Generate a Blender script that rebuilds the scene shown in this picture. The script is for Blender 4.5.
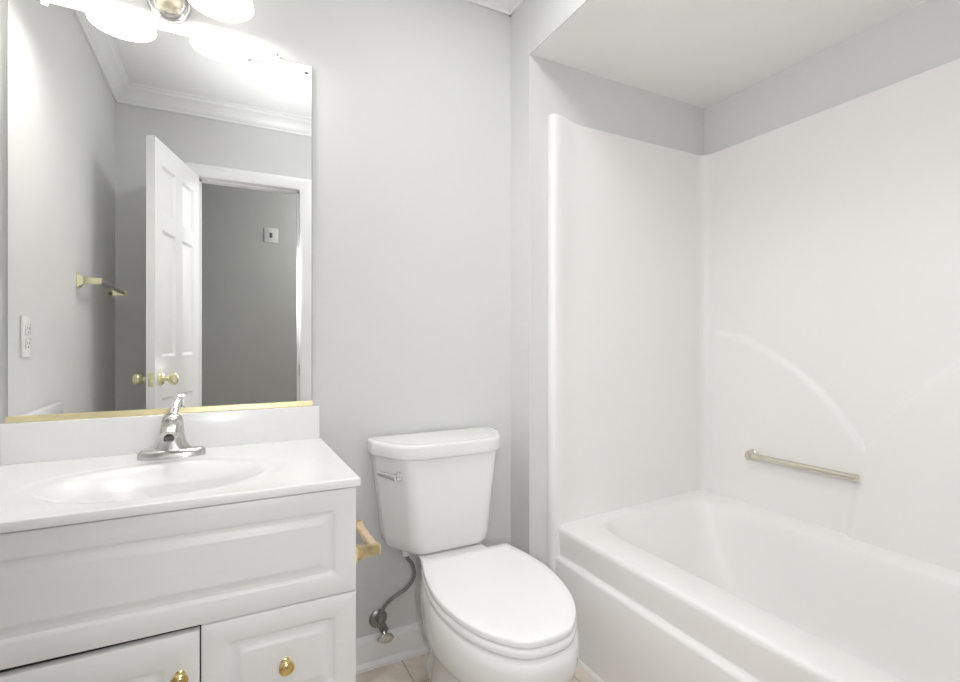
import bpy, bmesh, math, random
from mathutils import Vector, Matrix
random.seed(4)
for o in list(bpy.data.objects): bpy.data.objects.remove(o, do_unlink=True)
sc = bpy.context.scene
COL = sc.collection
PI = math.pi

# ------------------------------------------------------------------ camera, world, exposure
CH = 1.055                                   # lens height
F_PX = 496.4; YAW = math.atan(254 / F_PX)
cd = bpy.data.cameras.new('camera'); cam = bpy.data.objects.new('camera', cd); COL.objects.link(cam)
cd.sensor_width = 36.0; cd.lens = 36.0 * F_PX / 960.0; cd.clip_start = 0.01
cam.location = (0, 0, CH); cam.rotation_euler = (PI / 2, 0, -YAW)
sc.camera = cam
w = bpy.data.worlds.new('world'); sc.world = w; w.use_nodes = True
w.node_tree.nodes['Background'].inputs[0].default_value = (0.9, 0.95, 1, 1)
w.node_tree.nodes['Background'].inputs[1].default_value = 0.3
vs = sc.view_settings
vs.view_transform = 'Standard'; vs.look = 'None'; vs.gamma = 1; vs.use_curve_mapping = False
vs.exposure = 0.0
ZCL = 2.355
LAMP_W = 2.2          # each vanity bulb
CEIL_W = 6.0         # added soft fill just under the ceiling, out of view, no fixture
FILL_W = 14.5         # second added fill, aimed low to brighten the vanity and toilet
LENS_W = 34.5        # added fill near the lens, brightens the tub alcove
BOUNCE_W = 18.0       # added fill aimed at the ceiling, stands in for a bounced flash
HALL_W = 40.0          # added unseen light that brightens the hall beyond the doorway
sc.cycles.diffuse_bounces = 8; sc.cycles.max_bounces = 14; sc.cycles.glossy_bounces = 6
def light(name, kind, loc, energy, **kw):
    d = bpy.data.lights.new(name, kind); o = bpy.data.objects.new(name, d); COL.objects.link(o)
    o.location = loc; d.energy = energy
    for k, v in kw.items(): setattr(d, k, v)
    return o
fl = light('bounce_fill', 'SPOT', (0.34, 0.72, 1.70), BOUNCE_W, spot_size=math.radians(118), spot_blend=0.8,
           shadow_soft_size=0.0, color=(0.97, 0.985, 1.0))
fl.rotation_euler = Vector((0.0, 0.0, 1.0)).to_track_quat('-Z', 'Y').to_euler()
f2 = light('lens_fill', 'SPOT', (0.05, 0.04, CH + .35), LENS_W, spot_size=math.radians(112), spot_blend=1.0,
           shadow_soft_size=0.0, color=(0.97, 0.985, 1.0))
f2.rotation_euler = Vector((math.sin(1.03), math.cos(1.03), -0.12)).to_track_quat('-Z', 'Y').to_euler()
f3 = light('low_fill', 'SPOT', (0.09, 0.03, CH - .12), FILL_W, spot_size=math.radians(104), spot_blend=1.0,
           shadow_soft_size=0.0, color=(0.96, 0.98, 1.0))
f3.rotation_euler = Vector((math.sin(.22), math.cos(.22), -0.36)).to_track_quat('-Z', 'Y').to_euler()
light('ceiling_fill', 'AREA', (.58, .85, ZCL - .02), CEIL_W, shape='DISK', size=.32, color=(0.98, 0.99, 1.0))
light('hall_fill', 'POINT', (1.3, -0.55, 2.1), HALL_W, shadow_soft_size=0.06)

# ------------------------------------------------------------------ materials
def mat(name, col, rough=0.5, metal=0.0, noise=0.0, scale=8.0, bump=0.0, bscale=200.0, coat=0.0, emit=None, estr=0.0, spec=0.5):
    m = bpy.data.materials.new(name); m.use_nodes = True
    nt = m.node_tree; b = nt.nodes['Principled BSDF']
    b.inputs['Base Color'].default_value = (*col, 1); b.inputs['Roughness'].default_value = rough
    b.inputs['Metallic'].default_value = metal; b.inputs['Coat Weight'].default_value = coat
    b.inputs['Specular IOR Level'].default_value = spec
    tc = nt.nodes.new('ShaderNodeTexCoord')
    if noise:
        n = nt.nodes.new('ShaderNodeTexNoise'); n.inputs['Scale'].default_value = scale; n.inputs['Detail'].default_value = 4
        r = nt.nodes.new('ShaderNodeValToRGB')
        r.color_ramp.elements[0].position = 0.3; r.color_ramp.elements[1].position = 0.7
        r.color_ramp.elements[0].color = (*[c * (1 - noise) for c in col], 1)
        r.color_ramp.elements[1].color = (*[min(1, c * (1 + noise)) for c in col], 1)
        nt.links.new(tc.outputs['Object'], n.inputs['Vector']); nt.links.new(n.outputs['Fac'], r.inputs[0])
        nt.links.new(r.outputs[0], b.inputs['Base Color'])
    if bump:
        n2 = nt.nodes.new('ShaderNodeTexNoise'); n2.inputs['Scale'].default_value = bscale; n2.inputs['Detail'].default_value = 3
        bp = nt.nodes.new('ShaderNodeBump'); bp.inputs['Strength'].default_value = bump; bp.inputs['Distance'].default_value = 0.001
        nt.links.new(tc.outputs['Object'], n2.inputs['Vector']); nt.links.new(n2.outputs['Fac'], bp.inputs['Height'])
        nt.links.new(bp.outputs[0], b.inputs['Normal'])
    if emit:
        b.inputs['Emission Color'].default_value = (*emit, 1); b.inputs['Emission Strength'].default_value = estr
    return m
M = {}
M['wall'] = mat('grey_wall_paint', (0.68, 0.68, 0.672), 0.55, noise=0.01, scale=3, bump=0.12, bscale=260, spec=0.3)
M['ceil'] = mat('white_ceiling_paint', (0.86, 0.86, 0.85), 0.7, noise=0.01, scale=3, bump=0.1, bscale=200, spec=0.2)
M['soffit'] = mat('soffit_paint', (0.87, 0.862, 0.845), 0.7, noise=0.01, scale=3, bump=0.1, bscale=200, spec=0.2)
M['trim'] = mat('white_trim_paint', (0.85, 0.85, 0.845), 0.35, noise=0.01, scale=6)
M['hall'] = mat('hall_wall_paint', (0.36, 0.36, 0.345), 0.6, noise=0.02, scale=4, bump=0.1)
M['vanity'] = mat('white_thermofoil', (0.83, 0.83, 0.83), 0.36, noise=0.008, scale=5)
M['dark'] = mat('dark_cabinet_gap', (0.02, 0.02, 0.02), 0.8, noise=0.1)
M['marble'] = mat('white_cultured_marble', (0.87, 0.87, 0.875), 0.24, noise=0.008, scale=3, coat=0.08)
M['china'] = mat('white_vitreous_china', (0.82, 0.82, 0.81), 0.12, noise=0.005, scale=3, coat=0.3)
M['seat'] = mat('white_seat_plastic', (0.87, 0.87, 0.865), 0.22, noise=0.005, scale=3)
M['tub'] = mat('warm_white_fiberglass', (0.85, 0.836, 0.826), 0.42, noise=0.008, scale=2.5)
M['nickel'] = mat('brushed_nickel', (0.62, 0.61, 0.59), 0.24, 1.0, noise=0.05, scale=60)
M['steel'] = mat('braided_steel', (0.36, 0.35, 0.33), 0.38, 1.0, noise=0.3, scale=300)
M['chrome'] = mat('chrome', (0.75, 0.75, 0.75), 0.08, 1.0, noise=0.02, scale=40)
M['bar'] = mat('warm_satin_nickel', (0.70, 0.66, 0.57), 0.22, 1.0, noise=0.03, scale=60)
M['brass'] = mat('polished_brass', (0.80, 0.62, 0.28), 0.16, 1.0, noise=0.04, scale=40)
M['palebrass'] = mat('pale_polished_brass', (0.92, 0.88, 0.60), 0.22, 1.0, noise=0.05, scale=40)
M['oldbrass'] = mat('worn_brass', (0.78, 0.64, 0.38), 0.3, 1.0, noise=0.25, scale=35)
M['gold'] = mat('gold_anodised_channel', (0.90, 0.81, 0.50), 0.35, 1.0, noise=0.04, scale=30)
M['acrylic'] = mat('grey_clear_bar', (0.33, 0.33, 0.31), 0.15, 0.6, noise=0.04, scale=40)
M['wood'] = mat('pale_birch_roller', (0.76, 0.58, 0.40), 0.45, noise=0.12, scale=40)
M['mirror'] = mat('silvered_mirror', (0.93, 0.935, 0.93), 0.0, 1.0)
M['edge'] = mat('mirror_edge', (0.25, 0.27, 0.26), 0.2, 0.3, noise=0.05)
M['plastic'] = mat('white_plastic', (0.82, 0.82, 0.80), 0.35, noise=0.01)
M['clip'] = mat('clear_plastic_clip', (0.80, 0.80, 0.79), 0.15, 0.0, noise=0.02)
M['slot'] = mat('dark_slot', (0.10, 0.10, 0.10), 0.6, noise=0.1)
M['plate'] = mat('grey_switch_plastic', (0.50, 0.50, 0.48), 0.4, noise=0.02)
M['glass'] = mat('lit_frosted_glass', (0.95, 0.94, 0.92), 0.3, noise=0.01, emit=(1, 0.985, 0.96), estr=1.1)
M['bulb'] = mat('lit_bulb', (1, 1, 1), 0.4, noise=0.01, emit=(1, 0.97, 0.92), estr=10.0)
M['cream'] = mat('cream_glass_finial', (0.76, 0.70, 0.56), 0.25, 0.5, noise=0.15, scale=60)
M['cream'].name = 'cream_finial'

def floor_mat():
    m = bpy.data.materials.new('beige_stone_tile'); m.use_nodes = True; nt = m.node_tree; b = nt.nodes['Principled BSDF']
    tc = nt.nodes.new('ShaderNodeTexCoord'); mp = nt.nodes.new('ShaderNodeMapping')
    nt.links.new(tc.outputs['Object'], mp.inputs['Vector'])
    br = nt.nodes.new('ShaderNodeTexBrick'); br.offset = 0.5; br.inputs['Scale'].default_value = 1.0
    br.inputs['Brick Width'].default_value = 0.305; br.inputs['Row Height'].default_value = 0.305
    br.inputs['Mortar Size'].default_value = 0.003; br.inputs['Mortar Smooth'].default_value = 0.2
    br.inputs['Color1'].default_value = (0.72, 0.655, 0.58, 1); br.inputs['Color2'].default_value = (0.76, 0.69, 0.61, 1)
    br.inputs['Mortar'].default_value = (0.50, 0.43, 0.36, 1)
    nt.links.new(mp.outputs[0], br.inputs['Vector'])
    n = nt.nodes.new('ShaderNodeTexNoise'); n.inputs['Scale'].default_value = 9; n.inputs['Detail'].default_value = 6
    n.inputs['Distortion'].default_value = 1.2
    nt.links.new(mp.outputs[0], n.inputs['Vector'])
    r = nt.nodes.new('ShaderNodeValToRGB'); r.color_ramp.elements[0].position = .35; r.color_ramp.elements[1].position = .65
    r.color_ramp.elements[0].color = (0.80, 0.76, 0.72, 1); r.color_ramp.elements[1].color = (1.05, 1.05, 1.05, 1)
    nt.links.new(n.outputs['Fac'], r.inputs[0])
    mx = nt.nodes.new('ShaderNodeMix'); mx.data_type = 'RGBA'; mx.blend_type = 'MULTIPLY'; mx.inputs[0].default_value = 1
    nt.links.new(br.outputs['Color'], mx.inputs[6]); nt.links.new(r.outputs[0], mx.inputs[7])
    nt.links.new(mx.outputs[2], b.inputs['Base Color']); b.inputs['Roughness'].default_value = 0.4
    return m
M['floor'] = floor_mat()

# ------------------------------------------------------------------ mesh helpers
def box(b, x0, x1, y0, y1, z0, z1, bev=0.0, seg=2, rot=None, piv=None):
    t = bmesh.new()
    bmesh.ops.create_cube(t, size=1.0)
    for v in t.verts:
        v.co = Vector(((x0 + x1) / 2 + v.co.x * (x1 - x0), (y0 + y1) / 2 + v.co.y * (y1 - y0), (z0 + z1) / 2 + v.co.z * (z1 - z0)))
    if bev: bmesh.ops.bevel(t, geom=t.edges[:], offset=bev, segments=seg, profile=0.5, affect='EDGES')
    if rot is not None:
        bmesh.ops.transform(t, matrix=Matrix.Translation(piv) @ rot @ Matrix.Translation(-Vector(piv)), verts=t.verts)
    merge(b, t)
def merge(b, t):
    me = bpy.data.meshes.new('tmp'); t.to_mesh(me); t.free(); b.from_mesh(me); bpy.data.meshes.remove(me)
def loft(b, rings, cap0=True, cap1=True, closed=True):
    vr = [[b.verts.new(p) for p in r] for r in rings]
    n = len(vr[0])
    for i in range(len(vr) - 1):
        for j in range(n if closed else n - 1):
            k = (j + 1) % n
            b.faces.new((vr[i][j], vr[i][k], vr[i + 1][k], vr[i + 1][j]))
    if cap0: b.faces.new(list(reversed(vr[0])))
    if cap1: b.faces.new(vr[-1])
    return vr
def frame_of(d):
    d = d.normalized(); up = Vector((0, 0, 1)) if abs(d.z) < 0.9 else Vector((1, 0, 0))
    a = d.cross(up).normalized(); return a, a.cross(d).normalized()
def tube(b, pts, r, seg=16, cap=True):
    pts = [Vector(p) for p in pts]; rr = r if isinstance(r, (list, tuple)) else [r] * len(pts)
    rings = []; a0 = None
    for i, p in enumerate(pts):
        d = (pts[min(i + 1, len(pts) - 1)] - pts[max(i - 1, 0)])
        if a0 is None: a, c = frame_of(d)
        else:
            dn = d.normalized(); a = (a0 - dn * a0.dot(dn)).normalized(); c = a.cross(dn).normalized()
        a0 = a
        rings.append([p + a * (rr[i] * math.cos(2 * PI * k / seg)) + c * (rr[i] * math.sin(2 * PI * k / seg)) for k in range(seg)])
    loft(b, rings, cap, cap)
def lathe(b, prof, org, axis=(0, 0, 1), seg=32, cap0=True, cap1=True, flute=0.0, nfl=24):
    org = Vector(org); ax = Vector(axis).normalized(); a, c = frame_of(ax)
    rings = []
    for r, h in prof:
        ring = []
        for k in range(seg):
            t = 2 * PI * k / seg; q = r * (1 + flute * math.cos(nfl * t))
            ring.append(org + ax * h + a * (q * math.cos(t)) + c * (q * math.sin(t)))
        rings.append(ring)
    loft(b, rings, cap0, cap1)
def catmull(pts, n=8, closed=False):
    P = [Vector(p) for p in pts]; out = []
    N = len(P); rng = N if closed else N - 1
    for i in range(rng):
        if closed: p0, p1, p2, p3 = P[i - 1], P[i], P[(i + 1) % N], P[(i + 2) % N]
        else:
            p1, p2 = P[i], P[i + 1]; p0 = P[i - 1] if i else p1 * 2 - p2; p3 = P[i + 2] if i + 2 < N else p2 * 2 - p1
        for k in range(n):
            t = k / n
            out.append(0.5 * ((2 * p1) + (p2 - p0) * t + (2 * p0 - 5 * p1 + 4 * p2 - p3) * t * t + (3 * p1 - p0 - 3 * p2 + p3) * t ** 3))
    if not closed: out.append(P[-1])
    return out
def round_poly(pts, rad, seg=6):
    out = []; n = len(pts); rad = rad if isinstance(rad, (list, tuple)) else [rad] * n
    for i in range(n):
        p = Vector(pts[i]).to_2d(); a = Vector(pts[i - 1]).to_2d(); c = Vector(pts[(i + 1) % n]).to_2d()
        d1 = (a - p).normalized(); d2 = (c - p).normalized(); r = rad[i]
        if r <= 0: out.append(p); continue
        ang = d1.angle(d2); L = min(r / math.tan(ang / 2), (a - p).length * .49, (c - p).length * .49)
        s, e = p + d1 * L, p + d2 * L
        for k in range(seg + 1):
            t = k / seg; out.append(s * (1 - t) ** 2 + p * 2 * t * (1 - t) + e * t * t)
    return out
def prism(b, poly, z0, z1):
    loft(b, [[(p[0], p[1], z0) for p in poly], [(p[0], p[1], z1) for p in poly]])
def obj(name, b, m, parent=None, smooth=35.0):
    bmesh.ops.remove_doubles(b, verts=b.verts, dist=1e-6)
    bmesh.ops.recalc_face_normals(b, faces=b.faces)
    me = bpy.data.meshes.new(name); b.to_mesh(me); b.free()
    o = bpy.data.objects.new(name, me); COL.objects.link(o)
    if parent:
        r = parent; off = Vector((0, 0, 0))
        while r: off += r.location; r = r.parent
        o.parent = parent
    else:
        xs = [v.co for v in me.vertices]
        off = Vector(((min(v.x for v in xs) + max(v.x for v in xs)) / 2, (min(v.y for v in xs) + max(v.y for v in xs)) / 2, min(v.z for v in xs)))
        o.location = off
    me.transform(Matrix.Translation(-off))
    me.materials.append(M[m] if isinstance(m, str) else m)
    if smooth:
        me.polygons.foreach_set('use_smooth', [True] * len(me.polygons)); me.set_sharp_from_angle(angle=math.radians(smooth))
    return o
def tag(o, label, cat=None, kind=None, group=None):
    o['label'] = label
    if cat: o['category'] = cat
    if kind: o['kind'] = kind
    if group: o['group'] = group
    return o
def thing(name, label, cat, loc, kind=None):
    o = bpy.data.objects.new(name, None); COL.objects.link(o); o.location = loc; o.empty_display_size = 0.05
    return tag(o, label, cat, kind)
def B(): return bmesh.new()
def sst(e0, e1, v):
    t = max(0.0, min(1.0, (v - e0) / (e1 - e0))); return t * t * (3 - 2 * t)
def bx(*a, **k):
    b = B(); box(b, *a, **k); return b
def struct(name, b, m, label, cat, smooth=35.0):
    return tag(obj(name, b, m, None, smooth), label, cat, 'structure')

# ------------------------------------------------------------------ room shell
XL, XR, YB, YF, ZC = -0.50, 0.947, 1.60, 0.10, 2.355     # left wall, header plane, mirror wall, door wall, ceiling
XT, YE, ZS = 1.84, 1.47, 2.060                           # alcove long wall, alcove end wall, alcove ceiling
OX0, OX1, OZ = -0.130, 0.388, 1.945                      # door opening
struct('floor', bx(XL - .1, XT + .1, -0.02, YB + .1, -.08, 0), 'floor', 'beige mottled tile floor of the bathroom', 'floor')
struct('wall_back', bx(XL - .1, XT + .1, YB, YB + .1, 0, ZC), 'wall', 'light grey wall behind the mirror, vanity and toilet', 'wall')
struct('wall_left', bx(XL - .1, XL, -.02, YB, 0, ZC), 'wall', 'grey left wall with towel bar, seen in the mirror', 'wall')
b = B(); box(b, XL, OX0 - .012, -.02, YF, 0, ZC); box(b, OX1 + .012, XT, -.02, YF, 0, ZC); box(b, OX0 - .012, OX1 + .012, -.02, YF, OZ + .012, ZC)
struct('wall_front', b, 'wall', 'grey wall around the doorway, seen in the mirror', 'wall')
struct('wall_right', bx(XT, XT + .1, -.02, YB, 0, ZC), 'wall', 'grey painted wall above the long side of the tub surround', 'wall')
struct('wall_alcove', bx(XR, XT, YE, YB, 0, ZC), 'wall', 'grey wall projecting beside the toilet at the end of the tub', 'wall')
struct('wall_header', bx(XR, XR + .004, YF, YE, ZS, ZC), 'wall', 'grey dropped header along the front of the tub alcove', 'wall')
struct('ceiling_alcove', bx(XR + .004, XT, YF, YE, ZS, ZS + .04), 'soffit', 'lowered ceiling over the bathtub', 'ceiling')
struct('ceiling', bx(XL - .1, XT + .1, -.02, YB + .1, ZC, ZC + .06), 'ceil', 'white bathroom ceiling, seen in the mirror', 'ceiling')
# hall behind the doorway (seen in the mirror)
struct('floor_hall', bx(-1.4, 1.6, -1.1, -.02, -.08, 0), 'floor', 'hall floor beyond the doorway', 'floor')
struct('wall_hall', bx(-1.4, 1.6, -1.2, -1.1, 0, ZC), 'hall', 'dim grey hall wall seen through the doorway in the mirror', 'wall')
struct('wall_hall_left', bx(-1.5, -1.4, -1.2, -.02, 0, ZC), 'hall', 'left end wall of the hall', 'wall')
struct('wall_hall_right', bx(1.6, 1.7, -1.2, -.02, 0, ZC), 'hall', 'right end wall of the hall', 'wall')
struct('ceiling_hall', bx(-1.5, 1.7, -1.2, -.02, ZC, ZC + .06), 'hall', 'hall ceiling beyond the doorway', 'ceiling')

# crown moulding
CR = [(0, -.088), (.009, -.088), (.011, -.078), (.020, -.070), (.026, -.058), (.046, -.032), (.056, -.026), (.060, -.014), (.068, -.010), (.068, 0), (0, 0)]
def crown(name, p0, p1, nrm, label):
    b = B(); n = Vector(nrm)
    loft(b, [[Vector((p[0], p[1], ZC)) + n * q[0] + Vector((0, 0, q[1])) for q in CR] for p in (p0, p1)])
    struct(name, b, 'trim', label, 'crown moulding', 25)
crown('trim_1', (XL, YB), (XR, YB), (0, -1, 0), 'white crown moulding above the mirror wall')
crown('trim_2', (XR, YF), (XR, YB), (-1, 0, 0), 'white crown moulding along the header over the tub')
crown('trim_3', (XL, YF), (XR, YF), (0, 1, 0), 'white crown moulding above the doorway, seen in the mirror')
crown('trim_4', (XL, YF), (XL, YB), (1, 0, 0), 'white crown moulding on the left wall, seen in the mirror')
# baseboards with a shoe moulding
BS = [(0, 0), (.024, 0), (.024, .010), (.019, .018), (.013, .020), (.013, .078), (.011, .086), (.007, .091), (.005, .098), (0, .099)]
def base(name, p0, p1, nrm, label):
    b = B(); n = Vector(nrm)
    loft(b, [[Vector((p[0], p[1], q[1])) + n * q[0] for q in BS] for p in (p0, p1)])
    struct(name, b, 'trim', label, 'baseboard', 25)
base('baseboard_back', (.255, YB), (XR, YB), (0, -1, 0), 'white baseboard behind the toilet')
base('baseboard_right', (XR, YE), (XR, YB), (-1, 0, 0), 'white baseboard on the short wall beside the toilet')
base('baseboard_left', (XL, YF), (XL, 1.09), (1, 0, 0), 'white baseboard on the left wall')
b = B(); loft(b, [[Vector((1.042 - q[0], y, q[1])) for q in [(0, 0), (.020, 0), (.019, .009), (.013, .016), (.004, .02), (0, .02)]] for y in (YF, YE - .002)])
struct('trim_5', b, 'trim', 'white quarter-round strip on the floor along the tub', 'trim')

# doorway casing and jamb
CS = [(0, 0), (.063, 0), (.063, .016), (.055, .019), (.040, .018), (.020, .014), (.010, .012), (.004, .008), (0, .008)]  # (out from opening, off the wall)
b = B(); path = [((OX0, 0), (-1, 0)), ((OX0, OZ), (-1, 1)), ((OX1, OZ), (1, 1)), ((OX1, 0), (1, 0))]
loft(b, [[Vector((p[0] + d[0] * q[0], YF + q[1], p[1] + d[1] * q[0])) for q in CS] for p, d in path])
struct('trim_6', b, 'trim', 'white moulded casing around the doorway, seen in the mirror', 'door casing', 25)
b = B()
box(b, OX0 - .012, OX0, -.02, YF, 0, OZ); box(b, OX1, OX1 + .012, -.02, YF, 0, OZ); box(b, OX0 - .012, OX1 + .012, -.02, YF, OZ, OZ + .012)
box(b, OX1 - .010, OX1, .02, .055, 0, OZ); box(b, OX0, OX1, .02, .055, OZ - .010, OZ); box(b, OX0, OX0 + .010, .02, .055, 0, OZ)
jm = struct('trim_7', b, 'trim', 'white jamb lining the doorway, seen in the mirror', 'door jamb')
b = B(); box(b, OX1 - .0015, OX1 + .001, .058, .088, .85, .915, .0007); obj('strike_plate', b, 'steel', jm)

# the open door: six moulded panels
hx, hy = -.131, .118; fx, fy = -.273, .640
dl = math.hypot(fx - hx, fy - hy); ang = math.atan2(fy - hy, fx - hx)
dr = thing('door_1', 'white six-panel door standing open, seen in the mirror', 'door', (hx, hy, 0), 'structure')
dr.rotation_euler.z = ang
DH, DT = OZ - .004, .034
def dobj(name, b, m, parent):                       # local to the door's own axes
    bmesh.ops.recalc_face_normals(b, faces=b.faces)
    me = bpy.data.meshes.new(name); b.to_mesh(me); b.free(); o = bpy.data.objects.new(name, me); COL.objects.link(o)
    o.parent = parent; me.materials.append(M[m]); me.polygons.foreach_set('use_smooth', [True] * len(me.polygons)); me.set_sharp_from_angle(angle=.5)
    return o
b = B(); y0, y1 = 0, DT
cols = [(.075, dl / 2 - .04), (dl / 2 + .04, dl - .075)]; rows = [(.20, .80), (.985, 1.55), (1.62, 1.84)]
xs = [0, cols[0][0], cols[0][1], cols[1][0], cols[1][1], dl]; zs = [.008, rows[0][0], rows[0][1], rows[1][0], rows[1][1], rows[2][0], rows[2][1], DH]
for side in (0, 1):
    yy = y0 if side == 0 else y1; sg = 1 if side == 0 else -1
    for i in range(5):
        for j in range(7):
            a, c, e, f = xs[i], xs[i + 1], zs[j], zs[j + 1]
            if i in (1, 3) and j in (1, 3, 5):
                rg = []
                for ins, dep in ((0, 0), (.006, .004), (.012, .010), (.022, .010), (.045, .003), (.050, .002)):
                    rg.append([(a + ins, yy + sg * dep, e + ins), (c - ins, yy + sg * dep, e + ins), (c - ins, yy + sg * dep, f - ins), (a + ins, yy + sg * dep, f - ins)])
                loft(b, rg, False, True)
            else:
                b.faces.new([b.verts.new(p) for p in ((a, yy, e), (c, yy, e), (c, yy, f), (a, yy, f))])
for q in ([(0, y0, zs[0]), (0, y1, zs[0]), (0, y1, DH), (0, y0, DH)], [(dl, y0, zs[0]), (dl, y1, zs[0]), (dl, y1, DH), (dl, y0, DH)],
          [(0, y0, zs[0]), (dl, y0, zs[0]), (dl, y1, zs[0]), (0, y1, zs[0])], [(0, y0, DH), (dl, y0, DH), (dl, y1, DH), (0, y1, DH)]):
    b.faces.new([b.verts.new(p) for p in q])
bmesh.ops.remove_doubles(b, verts=b.verts, dist=1e-5)
dobj('leaf', b, 'trim', dr)
KZ = .888
for s, yy in ((-1, 0), (1, DT)):
    b = B(); lathe(b, [(.031, 0), (.031, .004), (.026, .010), (.013, .013), (.0115, .030), (.014, .034), (.024, .042), (.0275, .052), (.026, .062), (.018, .069), (.006, .072)], (dl - .052, yy, KZ), (0, s, 0), 28)
    dobj('door_knob', b, 'palebrass', dr)
b = bx(dl - .001, dl + .0012, .006, DT - .006, KZ - .03, KZ + .03, bev=.0005)
lp = dobj('latch_plate', b, 'palebrass', dr)
b = bx(dl, dl + .009, .011, DT - .011, KZ - .010, KZ + .010, bev=.002); dobj('latch_bolt', b, 'palebrass', lp)

# ------------------------------------------------------------------ bathtub with moulded surround
RZ, TX0, TX1, TY0, TY1 = .400, 1.048, XT - .003, YF + .003, YE - .003
LEDGE = 1.770
tub = thing('bathtub', 'warm white one-piece fiberglass bathtub with arched wall surround', 'bathtub', ((TX0 + TX1) / 2, (TY0 + TY1) / 2, 0))
def rrect(x0, x1, y0, y1, r, z, seg=8):
    pts = round_poly([(x0, y0), (x1, y0), (x1, y1), (x0, y1)], r, seg); return [(p.x, p.y, z) for p in pts]
b = B()
rr = []
rad = lambda k: [.13 * k, .13 * k, .12 * k, .17 * k]
T = 1e-3
rr.append(rrect(TX0 + .006, TX1, TY0, TY1, [T] * 4, RZ - .10))
rr.append(rrect(TX0, TX1, TY0, TY1, [T] * 4, RZ - .020))
rr.append(rrect(TX0 + .002, TX1, TY0, TY1, [.002] * 4, RZ - .009))
rr.append(rrect(TX0 + .007, TX1, TY0, TY1, [.004] * 4, RZ - .003))
rr.append(rrect(TX0 + .016, TX1, TY0, TY1, [.006] * 4, RZ))
rr.append(rrect(TX0 + .05, 1.818, TY0 + .03, 1.452, [.02, .02, .03, .06], RZ)); rr.append(rrect(1.166, LEDGE + .006, TY0 + .075, 1.434, rad(1), RZ))
rr.append(rrect(1.173, LEDGE, TY0 + .081, 1.428, rad(1), RZ - .003))
rr.append(rrect(1.179, LEDGE - .006, TY0 + .088, 1.420, rad(.98), RZ - .012))
rr.append(rrect(1.185, LEDGE - .012, TY0 + .096, 1.408, rad(.96), RZ - .035))
rr.append(rrect(1.195, LEDGE - .030, TY0 + .13, 1.355, rad(.92), RZ - .16))
rr.append(rrect(1.212, LEDGE - .046, TY0 + .17, 1.290, rad(.9), RZ - .27))
rr.append(rrect(1.232, LEDGE - .066, TY0 + .20, 1.245, rad(.85), RZ - .315))
rr.append(rrect(1.27, LEDGE - .105, TY0 + .25, 1.19, rad(.75), RZ - .33))
loft(b, rr, False, True)
for v in b.verts:                                   # the back ledge rises in a cove against the wall
    if v.co.z > RZ - .012: v.co.z += .022 * max(sst(1.765, 1.815, v.co.x), sst(1.432, 1.452, v.co.y) * sst(1.15, 1.8, v.co.x))
obj('tub', b, 'tub', tub, 50)
# apron: recessed top band, rounded ledge, lower skirt
b = B()
AP = [(TX0 + .004, RZ - .018), (TX0 + .006, .302), (TX0 + .003, .297), (TX0 - .006, .2945), (TX0 - .012, .290), (TX0 - .014, .283), (TX0 - .017, .14), (TX0 - .020, 0.001), (TX0 + .03, 0.001), (TX0 + .03, RZ - .018)]
loft(b, [[(p[0], y, p[1]) for p in AP] for y in (TY0, TY1 - .028)])
obj('apron', b, 'tub', tub, 40)
# surround: vertical sheet following a plan profile (end panel, corner fillet, long panel with arches, far end panel)
ST = 1.846; SX = 1.828; SY = 1.456
plan = [(1.024, YE - .001), (1.022, 1.452), (1.025, 1.444), (1.031, 1.439), (1.040, 1.437), (1.055, 1.438), (1.075, 1.442), (1.10, 1.448), (1.13, 1.453), (1.17, 1.4555)]
x = 1.21
while x < SX - .055: plan.append((x, SY)); x += .04
cx_, cy_ = SX - .045, SY - .045
for k in range(0, 11):
    t = PI / 2 - k * PI / 20; plan.append((cx_ + .045 * math.cos(t), cy_ + .045 * math.sin(t)))
long0 = len(plan)
ys = []; y = SY - .05
NY = 240; yend = TY0 + .09
for k in range(1, NY + 1): plan.append((SX, (SY - .045) + (yend - SY + .045) * k / NY))
for k in range(1, 11):
    t = -k * PI / 20; plan.append((SX - .04 + .04 * math.cos(t), yend + .04 * math.sin(t)))
plan += [(1.5, yend - .04), (1.2, yend - .04), (1.08, yend - .045), (1.04, yend - .03), (1.024, yend - .035), (1.022, TY0)]
arcL = [(1.46, .055), (1.43, .052), (1.30, .026), (1.173, -.030), (1.066, -.097), (.967, -.185), (.905, -.262), (.854, -.338)]
arcR = [(.854, -.338), (.821, -.288), (.756, -.180), (.690, -.105), (.629, -.054), (.50, .010), (.36, .045), (.20, .055)]
arcL = [(p.x, p.y) for p in catmull([(a, z, 0) for a, z in arcL], 10)]; arcR = [(p.x, p.y) for p in catmull([(a, z, 0) for a, z in arcR], 10)]
def interp(tab, y):
    for (a, za), (c, zc) in zip(tab[:-1], tab[1:]):
        if c <= y <= a:
            t = (a - y) / (a - c); return za + (zc - za) * t
    return tab[0][1] if y > tab[0][0] else tab[-1][1]
def relief(y, z):
    zz = z - CH
    ye = .854 + .043 * max(0, min(1, (-.338 - zz) / .30))      # the shoulder's edge leans back towards the toilet end
    d = 0.0
    hl = .013 * sst(0, .022, interp(arcL, max(y, .854)) - zz)
    hr = .013 * sst(0, .024, interp(arcR, min(y, .854)) - zz) + .010 * sst(-.30, -.60, zz) if zz < -.30 else .013 * sst(0, .024, interp(arcR, min(y, .854)) - zz)
    t = sst(0, 1, (ye + .012 - y) / .024)
    return hl * (1 - t) + hr * t
NZ = 210
b = B(); grid = []
z0, z1 = RZ - .004, ST
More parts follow.
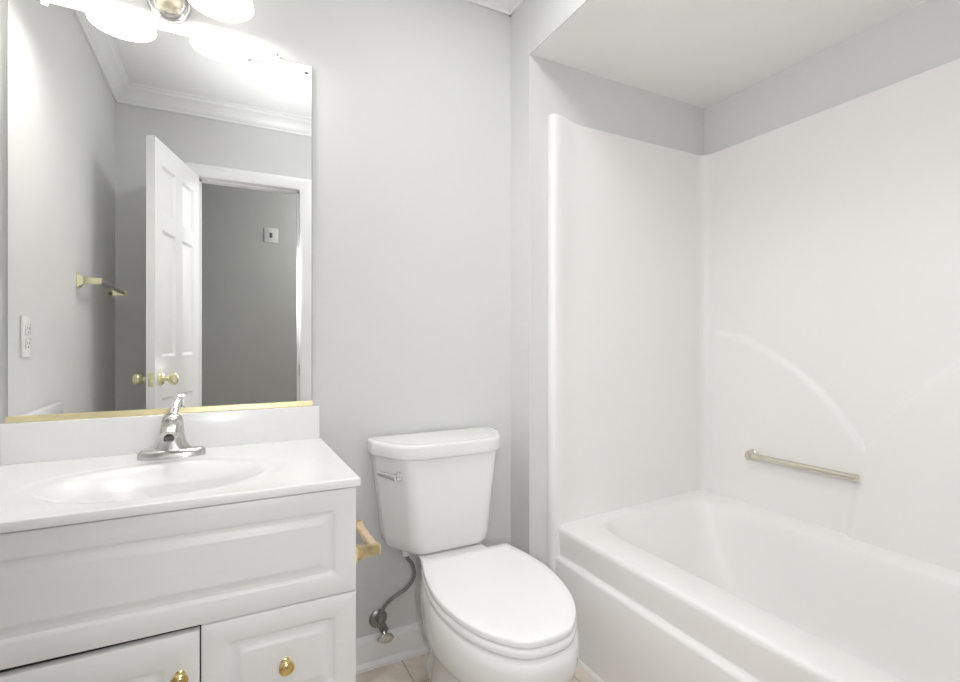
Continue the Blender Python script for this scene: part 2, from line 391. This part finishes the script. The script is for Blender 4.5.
for i, (px, py) in enumerate(plan):
    colv = []
    flange = i < 8
    for j in range(NZ + 1):
        z = z0 + (z1 + (.011 * (1 - sst(1.05, 1.16, px)) if py > 1.43 else 0) - z0) * j / NZ
        x_, y_ = px, py
        if long0 <= i < long0 + NY: x_ = px - relief(py, z)
        if j == NZ: pass
        colv.append(b.verts.new((x_, y_, z)))
    grid.append(colv)
for i in range(len(plan) - 1):
    for j in range(NZ): b.faces.new((grid[i][j], grid[i + 1][j], grid[i + 1][j + 1], grid[i][j + 1]))
# rolled top edge back to the wall
top = [c[-1] for c in grid]
def backp(p):
    x_, y_ = p.x, p.y
    if y_ > YE - .06 and x_ < SX - .02: return (x_, YE - .0005, p.z + .002)
    if y_ < yend and x_ < SX - .02: return (x_, TY0, ST + .002)
    return (XT - .0005, min(max(y_, TY0), YE - .0005), ST + .002)
tv = [b.verts.new(backp(v.co)) for v in top]
for i in range(len(top) - 1): b.faces.new((top[i], top[i + 1], tv[i + 1], tv[i]))
sr = obj('surround', b, 'tub', tub, 30)
# front flange column running down to the floor beside the apron
b = B()
fl_ = [(1.024, YE - .001), (1.022, 1.452), (1.025, 1.444), (1.031, 1.439), (1.040, 1.437), (1.06, 1.438), (1.075, 1.442), (1.075, YE - .001)]
loft(b, [[(p[0], p[1], z) for p in fl_] for z in (0.001, RZ - .004)])
obj('front_flange', b, 'tub', tub, 40)
# grab bar
gx = 1.788
gb = thing('grab_bar', 'satin nickel horizontal grab bar on the tub surround under the left arch', 'grab bar', (gx, 1.03, .61))
b = B(); tube(b, [(gx, 1.225, .616), (gx, .862, .618)], .0112, 18); obj('bar', b, 'bar', gb)
b = B(); lathe(b, [(.017, 0), (.019, .003), (.019, .012), (.015, .016), (.0115, .018)], (gx, 1.232, .616), (0, -1, 0), 24); obj('end_collar', b, 'bar', gb)
b = B(); lathe(b, [(.021, 0), (.021, .004), (.016, .009), (.013, .034)], (SX - .0135, 1.226, .616), (-1, 0, 0), 24); obj('end_flange', b, 'bar', gb)
b = B(); lathe(b, [(.0125, 0), (.0125, .010), (.0105, .012)], (gx, .858, .618), (0, 1, 0), 24); obj('end_collar', b, 'bar', gb)

# ------------------------------------------------------------------ vanity
VX0, VX1, VF, CT, CB = XL + .003, .2575, 1.105, .757, .7390     # cabinet sides, face of doors, counter top/bottom
van = thing('vanity_cabinet', 'white raised-panel vanity cabinet with brass knobs under the sink', 'cabinet', ((VX0 + VX1) / 2, 1.35, 0))
b = B()
box(b, VX0, VX0 + .016, VF + .019, YB - .002, .0, CB - .002, .001); box(b, VX1 - .016, VX1, VF + .019, YB - .002, .0, CB - .002, .001)
box(b, VX0, VX1, VF + .08, VF + .095, .0, .095); box(b, VX0 + .016, VX1 - .016, VF + .03, YB - .002, .095, .111)
box(b, VX0 + .016, VX1 - .016, YB - .012, YB - .002, .111, CB - .002)
obj('carcass', b, 'vanity', van)
b = B()
for s in ((VX0 + .016, VX0 + .05, .095, CB - .002), (VX1 - .05, VX1 - .016, .095, CB - .002), (-.065, -.02, .095, .50), (VX0 + .05, VX1 - .05, .47, .53), (VX0 + .05, VX1 - .05, .095, .13), (VX0 + .05, VX1 - .05, CB - .03, CB - .002)):
    box(b, s[0], s[1], VF + .0195, VF + .036, s[2], s[3])
obj('face_frame', b, 'dark', van)
def panel(x0, x1, z0, z1, m1, m2, tilt=0.0, arch=0.0):
    b = B(); yb = VF + .0185; rg = []
    prof = [(0, yb), (0, VF + .004), (.0012, VF + .0012), (.004, VF), (m1, VF), (m1 + .004, VF + .0015), (m1 + .008, VF + .0055), (m1 + .013, VF + .0065), (m1 + .017, VF + .0060), (m2, VF + .0022), (m2 + .003, VF + .0008), (m2 + .006, VF + .0005)]
    for ins, yy in prof:
        pts = [(x0 + ins, z0 + ins), (x1 - ins, z0 + ins), (x1 - ins, z1 - ins), (x0 + ins, z1 - ins)]
        r = .0015 if ins < m1 else .008
        pr = round_poly(pts, r, 4)
        rg.append([(p.x, yy, p.y + tilt * (p.x - x1)) for p in pr])
    loft(b, rg)
    return b
obj('false_drawer_front', panel(VX0, VX1, .5025, .7315, .042, .068), 'vanity', van, 28)
d1 = obj('door', panel(VX0, -.0455, .097, .4930, .055, .082, tilt=.008), 'vanity', van, 28)
d2 = obj('drawer', panel(-.0432, VX1, .265, .5003, .042, .068), 'vanity', van, 28)
d3 = obj('drawer', panel(-.0432, VX1, .097, .261, .036, .060), 'vanity', van, 28)
def knob(x, z, par):
    b = B(); lathe(b, [(.0095, 0), (.0095, .002), (.006, .004), (.0055, .011), (.009, .015), (.0145, .018), (.0155, .0215), (.0145, .025), (.0115, .0265), (.0105, .0255), (.006, .0285), (.001, .0290)], (x, VF, z), (0, -1, 0), 28)
    tag(obj('knob', b, 'brass', par), 'round brass knob')
knob(-.078, .417, d1); knob(.1105, .386, d2); knob(.1085, .18, d3)

# countertop with integral bowl
sk = thing('sink_countertop', 'glossy white cultured marble vanity top with integral oval sink', 'sink top', (-.12, 1.34, CB))
BX, BY, BA, BB_ = -.126, 1.283, .205, .148
KX0, KX1, KY0, KY1 = XL + .002, .2585, 1.086, YB - .002
def bowl_z(x, y):
    r = math.sqrt(((x - BX) / BA) ** 2 + ((y - BY) / BB_) ** 2)
    z = 0.0
    ro = math.sqrt(((x - BX) / (BA + .055)) ** 2 + ((y - (BY + .012)) / (BB_ + .028)) ** 2)
    z -= .0012 * (1 - sst(.90, 1.0, ro))
    if r < 1.03:
        t = 1 - min(1, r / 1.03)
        z -= .125 * (.62 * sst(0, .75, t) + .38 * min(1, t / .6)) 
    return z
b = B(); NX_, NYc = 150, 100
gx_ = [KX0 + (KX1 - KX0) * i / NX_ for i in range(NX_ + 1)]; gy_ = [KY0 + (KY1 - KY0) * j / NYc for j in range(NYc + 1)]
R = .005
V = [[b.verts.new((min(max(x, KX0), KX1), y, CT + bowl_z(x, y))) for y in gy_] for x in gx_]
for i in range(NX_):
    for j in range(NYc): b.faces.new((V[i][j], V[i + 1][j], V[i + 1][j + 1], V[i][j + 1]))
bd = [V[i][0] for i in range(NX_ + 1)] + [V[NX_][j] for j in range(1, NYc + 1)] + [V[i][NYc] for i in range(NX_ - 1, -1, -1)] + [V[0][j] for j in range(NYc - 1, 0, -1)]
def outw(v, d, dz):
    x_, y_ = v.co.x, v.co.y
    if abs(x_ - KX1) < 1e-6: x_ += d
    if abs(y_ - KY0) < 1e-6: y_ -= d
    return b.verts.new((x_, y_, CT + dz))
prev = bd
for d, dz in ((.0014, -.0004), (.0024, -.0014), (.0028, -.0028), (.0028, CB - CT + .0012), (.0020, CB - CT), (-.02, CB - CT + .0005)):
    cur = [outw(v, d, dz) for v in bd]
    for k in range(len(bd)):
        n = (k + 1) % len(bd); b.faces.new((prev[k], prev[n], cur[n], cur[k]))
    prev = cur
obj('countertop', b, 'marble', sk, 40)
b = bx(XL + .0025, .2555, YB - .021, YB - .002, CT - .001, .856, bev=.003, seg=3); obj('backsplash', b, 'marble', sk)
b = bx(XL + .002, XL + .020, KY0 + .004, YB - .021, CT - .001, .854, bev=.003, seg=3); obj('side_splash', b, 'marble', sk)
b = B(); lathe(b, [(.022, 0), (.022, .0025), (.019, .004), (.016, .003), (.014, .001), (.0, .001)][:5], (BX, BY, CT - .1275), (0, 0, 1), 28); obj('drain', b, 'nickel', sk)

# faucet
FX, FY = -.123, 1.500
CTf = CT + .0001
fa = thing('faucet', 'brushed nickel single-lever faucet behind the sink bowl', 'faucet', (FX, FY, CTf))
def ell(cx, cy, a, c, z, n=2.0, seg=40):
    out = []
    for k in range(seg):
        t = 2 * PI * k / seg; ct, st = math.cos(t), math.sin(t)
        out.append((cx + a * math.copysign(abs(ct) ** (2 / n), ct), cy + c * math.copysign(abs(st) ** (2 / n), st), z))
    return out
b = B()
loft(b, [ell(FX, FY, .076, .027, CTf, 2.6), ell(FX, FY, .0755, .027, CTf + .010, 2.6), ell(FX, FY, .0735, .0255, CTf + .016, 2.5), ell(FX, FY, .069, .0225, CTf + .0195, 2.4), ell(FX, FY, .050, .019, CTf + .021, 2.3)])
obj('base_plate', b, 'nickel', fa, 40)
b = B()
loft(b, [ell(FX, FY, .047, .023, CTf + .018, 2.2), ell(FX, FY, .038, .0225, CTf + .027, 2.1), ell(FX, FY, .031, .022, CTf + .040), ell(FX, FY, .027, .022, CTf + .056), ell(FX, FY, .0255, .022, CTf + .074), ell(FX, FY + .001, .0245, .022, CTf + .092), ell(FX, FY + .002, .0215, .020, CTf + .102), ell(FX, FY + .003, .015, .014, CTf + .108), ell(FX, FY + .004, .006, .006, CTf + .112)])
obj('body', b, 'nickel', fa, 60)
b = B(); sp = catmull([(FX, FY - .004, CTf + .084), (FX, FY - .035, CTf + .087), (FX, FY - .068, CTf + .081), (FX, FY - .092, CTf + .070)], 6)
rings = []
for i, p in enumerate(sp):
    t = i / (len(sp) - 1); wd = .023 - .004 * t; ht = .017 - .005 * t
    d = (sp[min(i + 1, len(sp) - 1)] - sp[max(i - 1, 0)]).normalized(); up = Vector((1, 0, 0)).cross(d).normalized()
    rings.append([p + Vector((wd * math.cos(2 * PI * k / 20), 0, 0)) + up * (ht * math.sin(2 * PI * k / 20)) for k in range(20)])
loft(b, rings); obj('spout', b, 'nickel', fa, 50)
b = B(); lathe(b, [(.011, 0), (.011, .010), (.009, .011)], (FX, FY - .086, CTf + .066), (0, -.25, -1), 20); obj('aerator', b, 'slot', fa)
b = B(); lv = catmull([(FX, FY + .002, CTf + .104), (FX + .004, FY + .016, CTf + .122), (FX + .008, FY + .030, CTf + .134), (FX + .011, FY + .038, CTf + .143)], 5)
rings = []
for i, p in enumerate(lv):
    t = i / (len(lv) - 1); wd = .0095 + .002 * math.sin(PI * t); ht = .006 - .002 * t
    d = (lv[min(i + 1, len(lv) - 1)] - lv[max(i - 1, 0)]).normalized(); up = Vector((1, 0, 0)).cross(d).normalized()
    rings.append([p + Vector((wd * math.cos(2 * PI * k / 16), 0, 0)) + up * (ht * math.sin(2 * PI * k / 16)) for k in range(16)])
loft(b, rings); obj('lever_handle', b, 'chrome', fa, 50)

# ------------------------------------------------------------------ wall mirror
MX0, MX1, MZ0, MZ1 = -.472, .2355, .860, 1.8985
mi = thing('wall_mirror', 'large frameless wall mirror with a gold bottom channel above the vanity', 'mirror', ((MX0 + MX1) / 2, YB, MZ0))
b = B(); v = [b.verts.new(p) for p in ((MX0 + .001, YB - .0082, MZ0), (MX1 - .001, YB - .0082, MZ0), (MX1 - .001, YB - .0082, MZ1 - .001), (MX0 + .001, YB - .0082, MZ1 - .001))]
b.faces.new(v)
v2 = [b.verts.new(p) for p in ((MX0 + .001, YB - .0079, MZ0), (MX1 - .001, YB - .0079, MZ0), (MX1 - .001, YB - .0079, MZ1 - .001), (MX0 + .001, YB - .0079, MZ1 - .001))]
for k in range(4): b.faces.new((v[k], v2[k], v2[(k + 1) % 4], v[(k + 1) % 4]))
b.faces.new(list(reversed(v2)))
obj('mirror_glass', b, 'mirror', mi, 0)
obj('backing', bx(MX0, MX1, YB - .0079, YB - .0015, MZ0, MZ1), 'edge', mi, 0)
b = B(); GP = [(YB - .001, .8565), (YB - .0125, .8565), (YB - .0135, .8585), (YB - .0135, .8700), (YB - .0125, .8720), (YB - .0085, .8720), (YB - .0085, .862), (YB - .001, .862)]
loft(b, [[(x_, p[0], p[1]) for p in GP] for x_ in (MX0 - .002, MX1 + .001)])
tag(obj('bottom_channel', b, 'gold', mi, 20), 'gold metal channel along the bottom edge')
for cx in (-.402, .135):
    b = B(); box(b, cx - .007, cx + .007, YB - .0115, YB - .001, MZ1 - .010, MZ1 + .014, .0015)
    c = obj('mirror_clip', b, 'clip', mi)
    b = B(); lathe(b, [(.0035, 0), (.0035, .0012), (.002, .002)], (cx, YB - .0115, MZ1 + .008), (0, -1, 0), 12); obj('screw', b, 'steel', c)

# ------------------------------------------------------------------ vanity light
VXC, VZ, VY = -.138, 1.978, 1.477
vl = thing('vanity_light', 'two-shade nickel vanity light fixture above the mirror', 'light fixture', (VXC, YB, VZ - .06))
b = B(); lathe(b, [(.052, 0), (.052, .006), (.049, .011), (.046, .012), (.043, .010), (.041, .012), (.039, .018), (.036, .020)], (VXC, YB - .0005, VZ), (0, -1, 0), 40); obj('canopy', b, 'nickel', vl, 40)
b = B(); lathe(b, [(.036, .018), (.034, .022), (.028, .030), (.015, .036), (.003, .038)], (VXC, YB - .0005, VZ), (0, -1, 0), 32); tag(obj('finial_dome', b, 'cream', vl, 50), 'cream coloured centre of the canopy')
for s, sx in ((-1, -.260), (1, -.014)):
    pts = catmull([(VXC + s * .02, YB - .016, VZ + .02), (VXC + s * .05, YB - .06, VZ + .055), (sx - s * .02, VY + .02, VZ + .105), (sx, VY, VZ + .095)], 6)
    b = B(); tube(b, pts, .006, 12); obj('arm', b, 'nickel', vl)
    b = B(); lathe(b, [(.012, .15), (.02, .145), (.024, .12), (.024, .105)], (sx, VY, 1.947 - .0), (0, 0, 1), 24); obj('socket', b, 'nickel', vl)
    b = B()
    lathe(b, [(.081, 0), (.080, .006), (.074, .03), (.066, .06), (.054, .09), (.038, .108), (.026, .112), (.026, .108), (.036, .104), (.050, .088), (.062, .06), (.070, .03), (.077, .004), (.081, 0)], (sx, VY, 1.947), (0, 0, 1), 96, False, False, flute=.010, nfl=28)
    obj('shade', b, 'glass', vl, 60)
    b = B(); lathe(b, [(.010, .108), (.012, .10), (.013, .09), (.019, .078), (.021, .070), (.019, .060), (.012, .054), (.003, .052)], (sx, VY, 1.947), (0, 0, 1), 24); obj('bulb', b, 'bulb', vl)
    light('bulb_light', 'POINT', (sx, VY, 1.962), LAMP_W, shadow_soft_size=.03, color=(1.0, .97, .93))

# ------------------------------------------------------------------ toilet
TX = .614
to = thing('toilet', 'white two-piece toilet with closed elongated seat lid between vanity and tub', 'toilet', (TX, 1.25, 0))
def tank_ring(hw, yf, chx, chy, z, r1=.03, r2=.05, yb=1.586):
    TX = .6275; hw += .0095
    p = [(TX - hw, yb), (TX - hw, yf + chy), (TX - hw + chx, yf), (TX + hw - chx, yf), (TX + hw, yf + chy), (TX + hw, yb)]
    return [(q.x, q.y, z) for q in round_poly(p, [.012, r1, r2, r2, r1, .012], 7)]
b = B()
loft(b, [tank_ring(.115, 1.450, .045, .07, .4015), tank_ring(.146, 1.425, .055, .09, .4030), tank_ring(.163, 1.416, .058, .10, .4095), tank_ring(.1705, 1.412, .06, .105, .420), tank_ring(.175, 1.410, .06, .11, .445), tank_ring(.185, 1.406, .062, .12, .54), tank_ring(.195, 1.402, .062, .125, .62), tank_ring(.204, 1.399, .062, .125, .710)])
obj('tank', b, 'china', to, 50)
b = B()
LR = dict(r1=.05, r2=.11)
loft(b, [tank_ring(.211, 1.392, .066, .13, .7000, **LR), tank_ring(.2155, 1.388, .066, .13, .7020, **LR), tank_ring(.2165, 1.387, .066, .13, .707, **LR), tank_ring(.2165, 1.387, .066, .13, .735, **LR), tank_ring(.2150, 1.388, .066, .13, .7405, **LR), tank_ring(.211, 1.391, .066, .13, .7435, **LR), tank_ring(.205, 1.397, .066, .13, .7447, **LR), tank_ring(.198, 1.403, .064, .128, .7450, **LR), tank_ring(.196, 1.405, .064, .128, .7445, **LR), tank_ring(.194, 1.407, .063, .127, .7450, **LR)])
obj('tank_lid', b, 'china', to, 60)
# flush lever on the chamfered left shoulder
b = B(); lathe(b, [(.015, 0), (.015, .005), (.012, .012), (.011, .018)], (TX - .160, 1.412, .655), (-.88, -.47, 0), 20)
p0 = Vector((TX - .160, 1.412, .655)) + Vector((-.88, -.47, 0)) * .016
d = Vector((-.43, .88, .0)).normalized()
tube(b, [p0 - d * .008, p0 + d * .02 + Vector((0, 0, .001)), p0 + d * .066 + Vector((-.002, 0, .003))], [.0105, .009, .0075], 12)
tag(obj('flush_lever', b, 'chrome', to), 'chrome flush lever')
# seat lid outline (half widths against y)
half = [(0, .846), (.036, .850), (.068, .864), (.110, .911), (.140, .972), (.159, 1.05), (.1655, 1.13), (.154, 1.23), (.137, 1.305)]
LEAN = .049
def axis(y_): return .622 + (y_ - 1.30) * LEAN        # the bowl sits very slightly askew
def outline(ext=0.0, rear=None):
    c = catmull([(p[0], p[1], 0) for p in half], 5)
    if rear: c += [Vector(p) for p in rear]
    pts = [(p.x, p.y) for p in c] + [(-p.x, p.y) for p in reversed(c[1:])]
    cy = 1.09
    return [(axis(y_) + x_ * (1 + ext / .17), cy + (y_ - cy) * (1 + ext / .24)) for x_, y_ in pts]
def oring(ext, z, rear=None): return [(p[0], p[1], z) for p in outline(ext, rear)]
b = B(); loft(b, [oring(-.004, .4265), oring(-.001, .4275), oring(0, .430), oring(0, .4385), oring(-.001, .4415), oring(-.004, .4433), oring(-.03, .4440)])
obj('seat_lid', b, 'seat', to, 50)
b = B(); loft(b, [oring(-.004, .4055), oring(.000, .407), oring(.001, .411), oring(.001, .418), oring(-.001, .422), oring(-.006, .4245)])
obj('seat', b, 'seat', to, 50)
RE = [(.124, 1.345, 0), (.110, 1.40, 0), (.100, 1.50, 0), (.096, 1.555, 0)]
def bring(sx, yfr, z, shrink=0.0, yr=1.555, rw=1.0):
    c = catmull([(p[0], p[1], 0) for p in half], 5) + [Vector((p[0] * (1 - (1 - rw) * sst(1.30, 1.37, p[1])), p[1], 0)) for p in RE]
    pts = [(p.x, p.y) for p in c] + [(-p.x, p.y) for p in reversed(c[1:])]
    out = []
    for x_, y_ in pts:
        yn = yfr + (y_ - .846) * (yr - yfr) / (1.555 - .846)
        out.append((axis(yn) + x_ * sx, yn, z))
    return out
b = B()
loft(b, [bring(.80, 1.07, .001, yr=1.50, rw=.8), bring(.80, 1.068, .024, yr=1.50, rw=.8), bring(.72, 1.085, .040, yr=1.49, rw=.75), bring(.65, 1.10, .12, yr=1.48, rw=.72), bring(.62, 1.10, .19, yr=1.48, rw=.68),
         bring(.70, 1.03, .222, yr=1.49, rw=.62), bring(.86, .945, .256, yr=1.51, rw=.55), bring(.97, .885, .287, yr=1.53, rw=.52), bring(1.03, .852, .318, yr=1.545, rw=.5), bring(1.045, .840, .347, rw=.55), bring(1.035, .838, .375, rw=.85), bring(1.01, .842, .392), bring(.985, .850, .4005), bring(.95, .864, .4010)])
obj('bowl', b, 'china', to, 60)
for s in (-1, 1):
    b = B(); box(b, .624 + s * .07 - .016, .624 + s * .07 + .016, 1.304, 1.322, .4012, .420, .004); obj('seat_hinge', b, 'seat', to)
    b = B(); lathe(b, [(.013, 0), (.013, .006), (.009, .014), (.002, .017)], (.617 + s * .095, 1.30, .024), (s * .5, 0, 1), 16); obj('bolt_cap', b, 'china', to)

# water supply
sv = thing('shutoff_valve', 'chrome oval-handled water shutoff valve on the wall left of the toilet', 'valve', (.443, YB, .13))
b = B(); lathe(b, [(.030, 0), (.030, .003), (.024, .008), (.012, .011)], (.443, YB - .0005, .147), (0, -1, 0), 28); obj('escutcheon', b, 'steel', sv)
b = B(); tube(b, [(.443, YB - .008, .147), (.443, YB - .062, .147)], .0085, 14); tube(b, [(.443, YB - .045, .140), (.443, YB - .045, .180)], [.012, .009], 14); lathe(b, [(.014, 0), (.014, .018)], (.443, YB - .055, .147), (0, -1, 0), 8); obj('valve_body', b, 'steel', sv)
b = B(); c0 = Vector((.443, YB - .090, .128)); ax = Vector((0, -1, -.35)).normalized()
tube(b, [(.443, YB - .06, .145), tuple(c0)], .005, 10)
rings = []; 
u_ = Vector((1, 0, 0)); v_ = ax.cross(u_).normalized()
for r_, h_ in ((.010, -.004), (.025, -.003), (.0265, 0), (.025, .004), (.010, .0055), (.004, .003)):
    rings.append([c0 + ax * h_ + u_ * (r_ * (1 + .04 * math.cos(6 * 2 * PI * k / 48)) * math.cos(2 * PI * k / 48)) + v_ * (.72 * r_ * (1 + .04 * math.cos(6 * 2 * PI * k / 48)) * math.sin(2 * PI * k / 48)) for k in range(48)])
loft(b, rings); obj('valve_handle', b, 'chrome', sv, 50)
hs = thing('supply_hose', 'braided steel supply hose curving up from the valve to the tank', 'hose', (.46, 1.53, .19))
b = B(); pts = catmull([(.443, YB - .045, .176), (.446, YB - .047, .198), (.472, YB - .06, .232), (.515, YB - .075, .262), (.538, YB - .085, .300), (.530, YB - .092, .340), (.511, YB - .098, .368), (.506, YB - .10, .388)], 8); tube(b, pts, .0058, 12); obj('hose', b, 'steel', hs, 60)
b = B(); lathe(b, [(.013, 0), (.013, .014), (.010, .018)], (.506, YB - .10, .380), (0, 0, 1), 8); obj('coupling_nut', b, 'plastic', hs)
b = B(); lathe(b, [(.009, 0), (.009, .013)], (.443, YB - .045, .176), (0, 0, 1), 8); obj('compression_nut', b, 'steel', hs)

# ------------------------------------------------------------------ toilet paper holder on the vanity side
ph = thing('paper_holder', 'brass toilet paper holder with pale wooden roller on the vanity side', 'paper holder', (VX1, 1.25, .54))
PZ = .557
for yy in (1.172, 1.345):
    b = B()
    def sq(x_, hy_, hz_, dz=0): return [(x_, yy - hy_, PZ + dz - hz_), (x_, yy + hy_, PZ + dz - hz_), (x_, yy + hy_, PZ + dz + hz_), (x_, yy - hy_, PZ + dz + hz_)]
    loft(b, [sq(VX1 + .0005, .024, .027), sq(VX1 + .004, .024, .027), sq(VX1 + .008, .020, .023), sq(VX1 + .016, .012, .016), sq(VX1 + .035, .008, .0115), sq(VX1 + .060, .0075, .011), sq(VX1 + .070, .0075, .011), sq(VX1 + .072, .006, .009)])
    obj('post', b, 'oldbrass', ph, 25)
b = B(); lathe(b, [(.008, 0), (.0125, .006), (.0135, .010), (.0115, .016), (.0115, .141), (.0135, .147), (.0125, .151), (.008, .157)], (VX1 + .060, 1.180, PZ), (0, 1, 0), 24)
tag(obj('roller', b, 'wood', ph, 40), 'pale wooden roller')

# ------------------------------------------------------------------ left-wall fittings (seen in the mirror)
tb = thing('towel_bar', 'brass-bracketed towel bar on the left wall, seen in the mirror', 'towel bar', (XL, .54, 1.28))
TZ = 1.285
for yy in (.815, .265):
    b = B()
    def sq2(x_, hy_, hz_): return [(XL + x_, yy - hy_, TZ - hz_), (XL + x_, yy + hy_, TZ - hz_), (XL + x_, yy + hy_, TZ + hz_), (XL + x_, yy - hy_, TZ + hz_)]
    loft(b, [sq2(.0005, .027, .027), sq2(.004, .027, .027), sq2(.008, .022, .022), sq2(.018, .013, .014), sq2(.035, .0105, .012), sq2(.072, .0105, .012), sq2(.074, .009, .010)])
    obj('bracket', b, 'palebrass', tb, 25)
b = B(); tube(b, [(XL + .062, .81, TZ), (XL + .062, .27, TZ)], .0085, 14); obj('bar', b, 'acrylic', tb)
# outlet on the left wall
ol = thing('wall_outlet', 'white duplex outlet plate on the left wall, seen in the mirror', 'outlet', (XL, 1.373, 1.068))
b = bx(XL, XL + .006, 1.337, 1.410, 1.010, 1.125, bev=.0025); obj('cover_plate', b, 'plastic', ol)
for zz in (1.047, 1.088):
    b = B(); box(b, XL + .005, XL + .0085, 1.3735 - .017, 1.3735 + .017, zz - .015, zz + .015, .004); s_ = obj('socket', b, 'plastic', ol)
    b = B()
    for dy in (-.0065, .0065): box(b, XL + .008, XL + .0089, 1.3735 + dy - .0011, 1.3735 + dy + .0011, zz - .002, zz + .007)
    box(b, XL + .008, XL + .0089, 1.3735 - .0025, 1.3735 + .0025, zz - .011, zz - .006); obj('slots', b, 'slot', s_)
# switch plate on the hall wall
hw = thing('switch_plate', 'pale switch plate on the dim hall wall, seen in the mirror', 'switch', (.32, -1.1, 1.83))
HY = -1.1
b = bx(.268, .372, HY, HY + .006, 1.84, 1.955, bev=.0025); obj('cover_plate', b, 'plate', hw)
b = bx(.310, .330, HY + .005, HY + .010, 1.878, 1.917, bev=.002); obj('toggle', b, 'slot', hw)
# ceiling register
cv = thing('ceiling_vent', 'white slotted ceiling air vent, seen at the top of the mirror', 'vent', (.22, .745, ZC))
b = B(); X0, X1, Y0, Y1 = .082, .355, .664, .784
for s in ((X0, X1, Y0, Y0 + .016), (X0, X1, Y1 - .016, Y1), (X0, X0 + .02, Y0, Y1), (X1 - .02, X1, Y0, Y1)): box(b, s[0], s[1], s[2], s[3], ZC - .010, ZC - .0003, .0015)
obj('frame', b, 'plastic', cv)
b = bx(X0 + .015, X1 - .015, Y0 + .012, Y1 - .012, ZC - .0015, ZC - .0003); obj('duct_opening', b, 'slot', cv)
for k in range(5):
    yy = Y0 + .026 + k * .017
    b = B(); box(b, X0 + .018, X1 - .018, yy - .0055, yy + .0055, ZC - .0085, ZC - .0070, rot=Matrix.Rotation(.35, 4, 'X'), piv=(0, yy, ZC - .008)); obj('louver', b, 'plastic', cv)
for xx in (X0 + .010, X1 - .010):
    b = B(); lathe(b, [(.005, 0), (.004, .002)], (xx, Y0 + .018, ZC - .010), (0, 0, -1), 12); obj('screw', b, 'steel', cv)
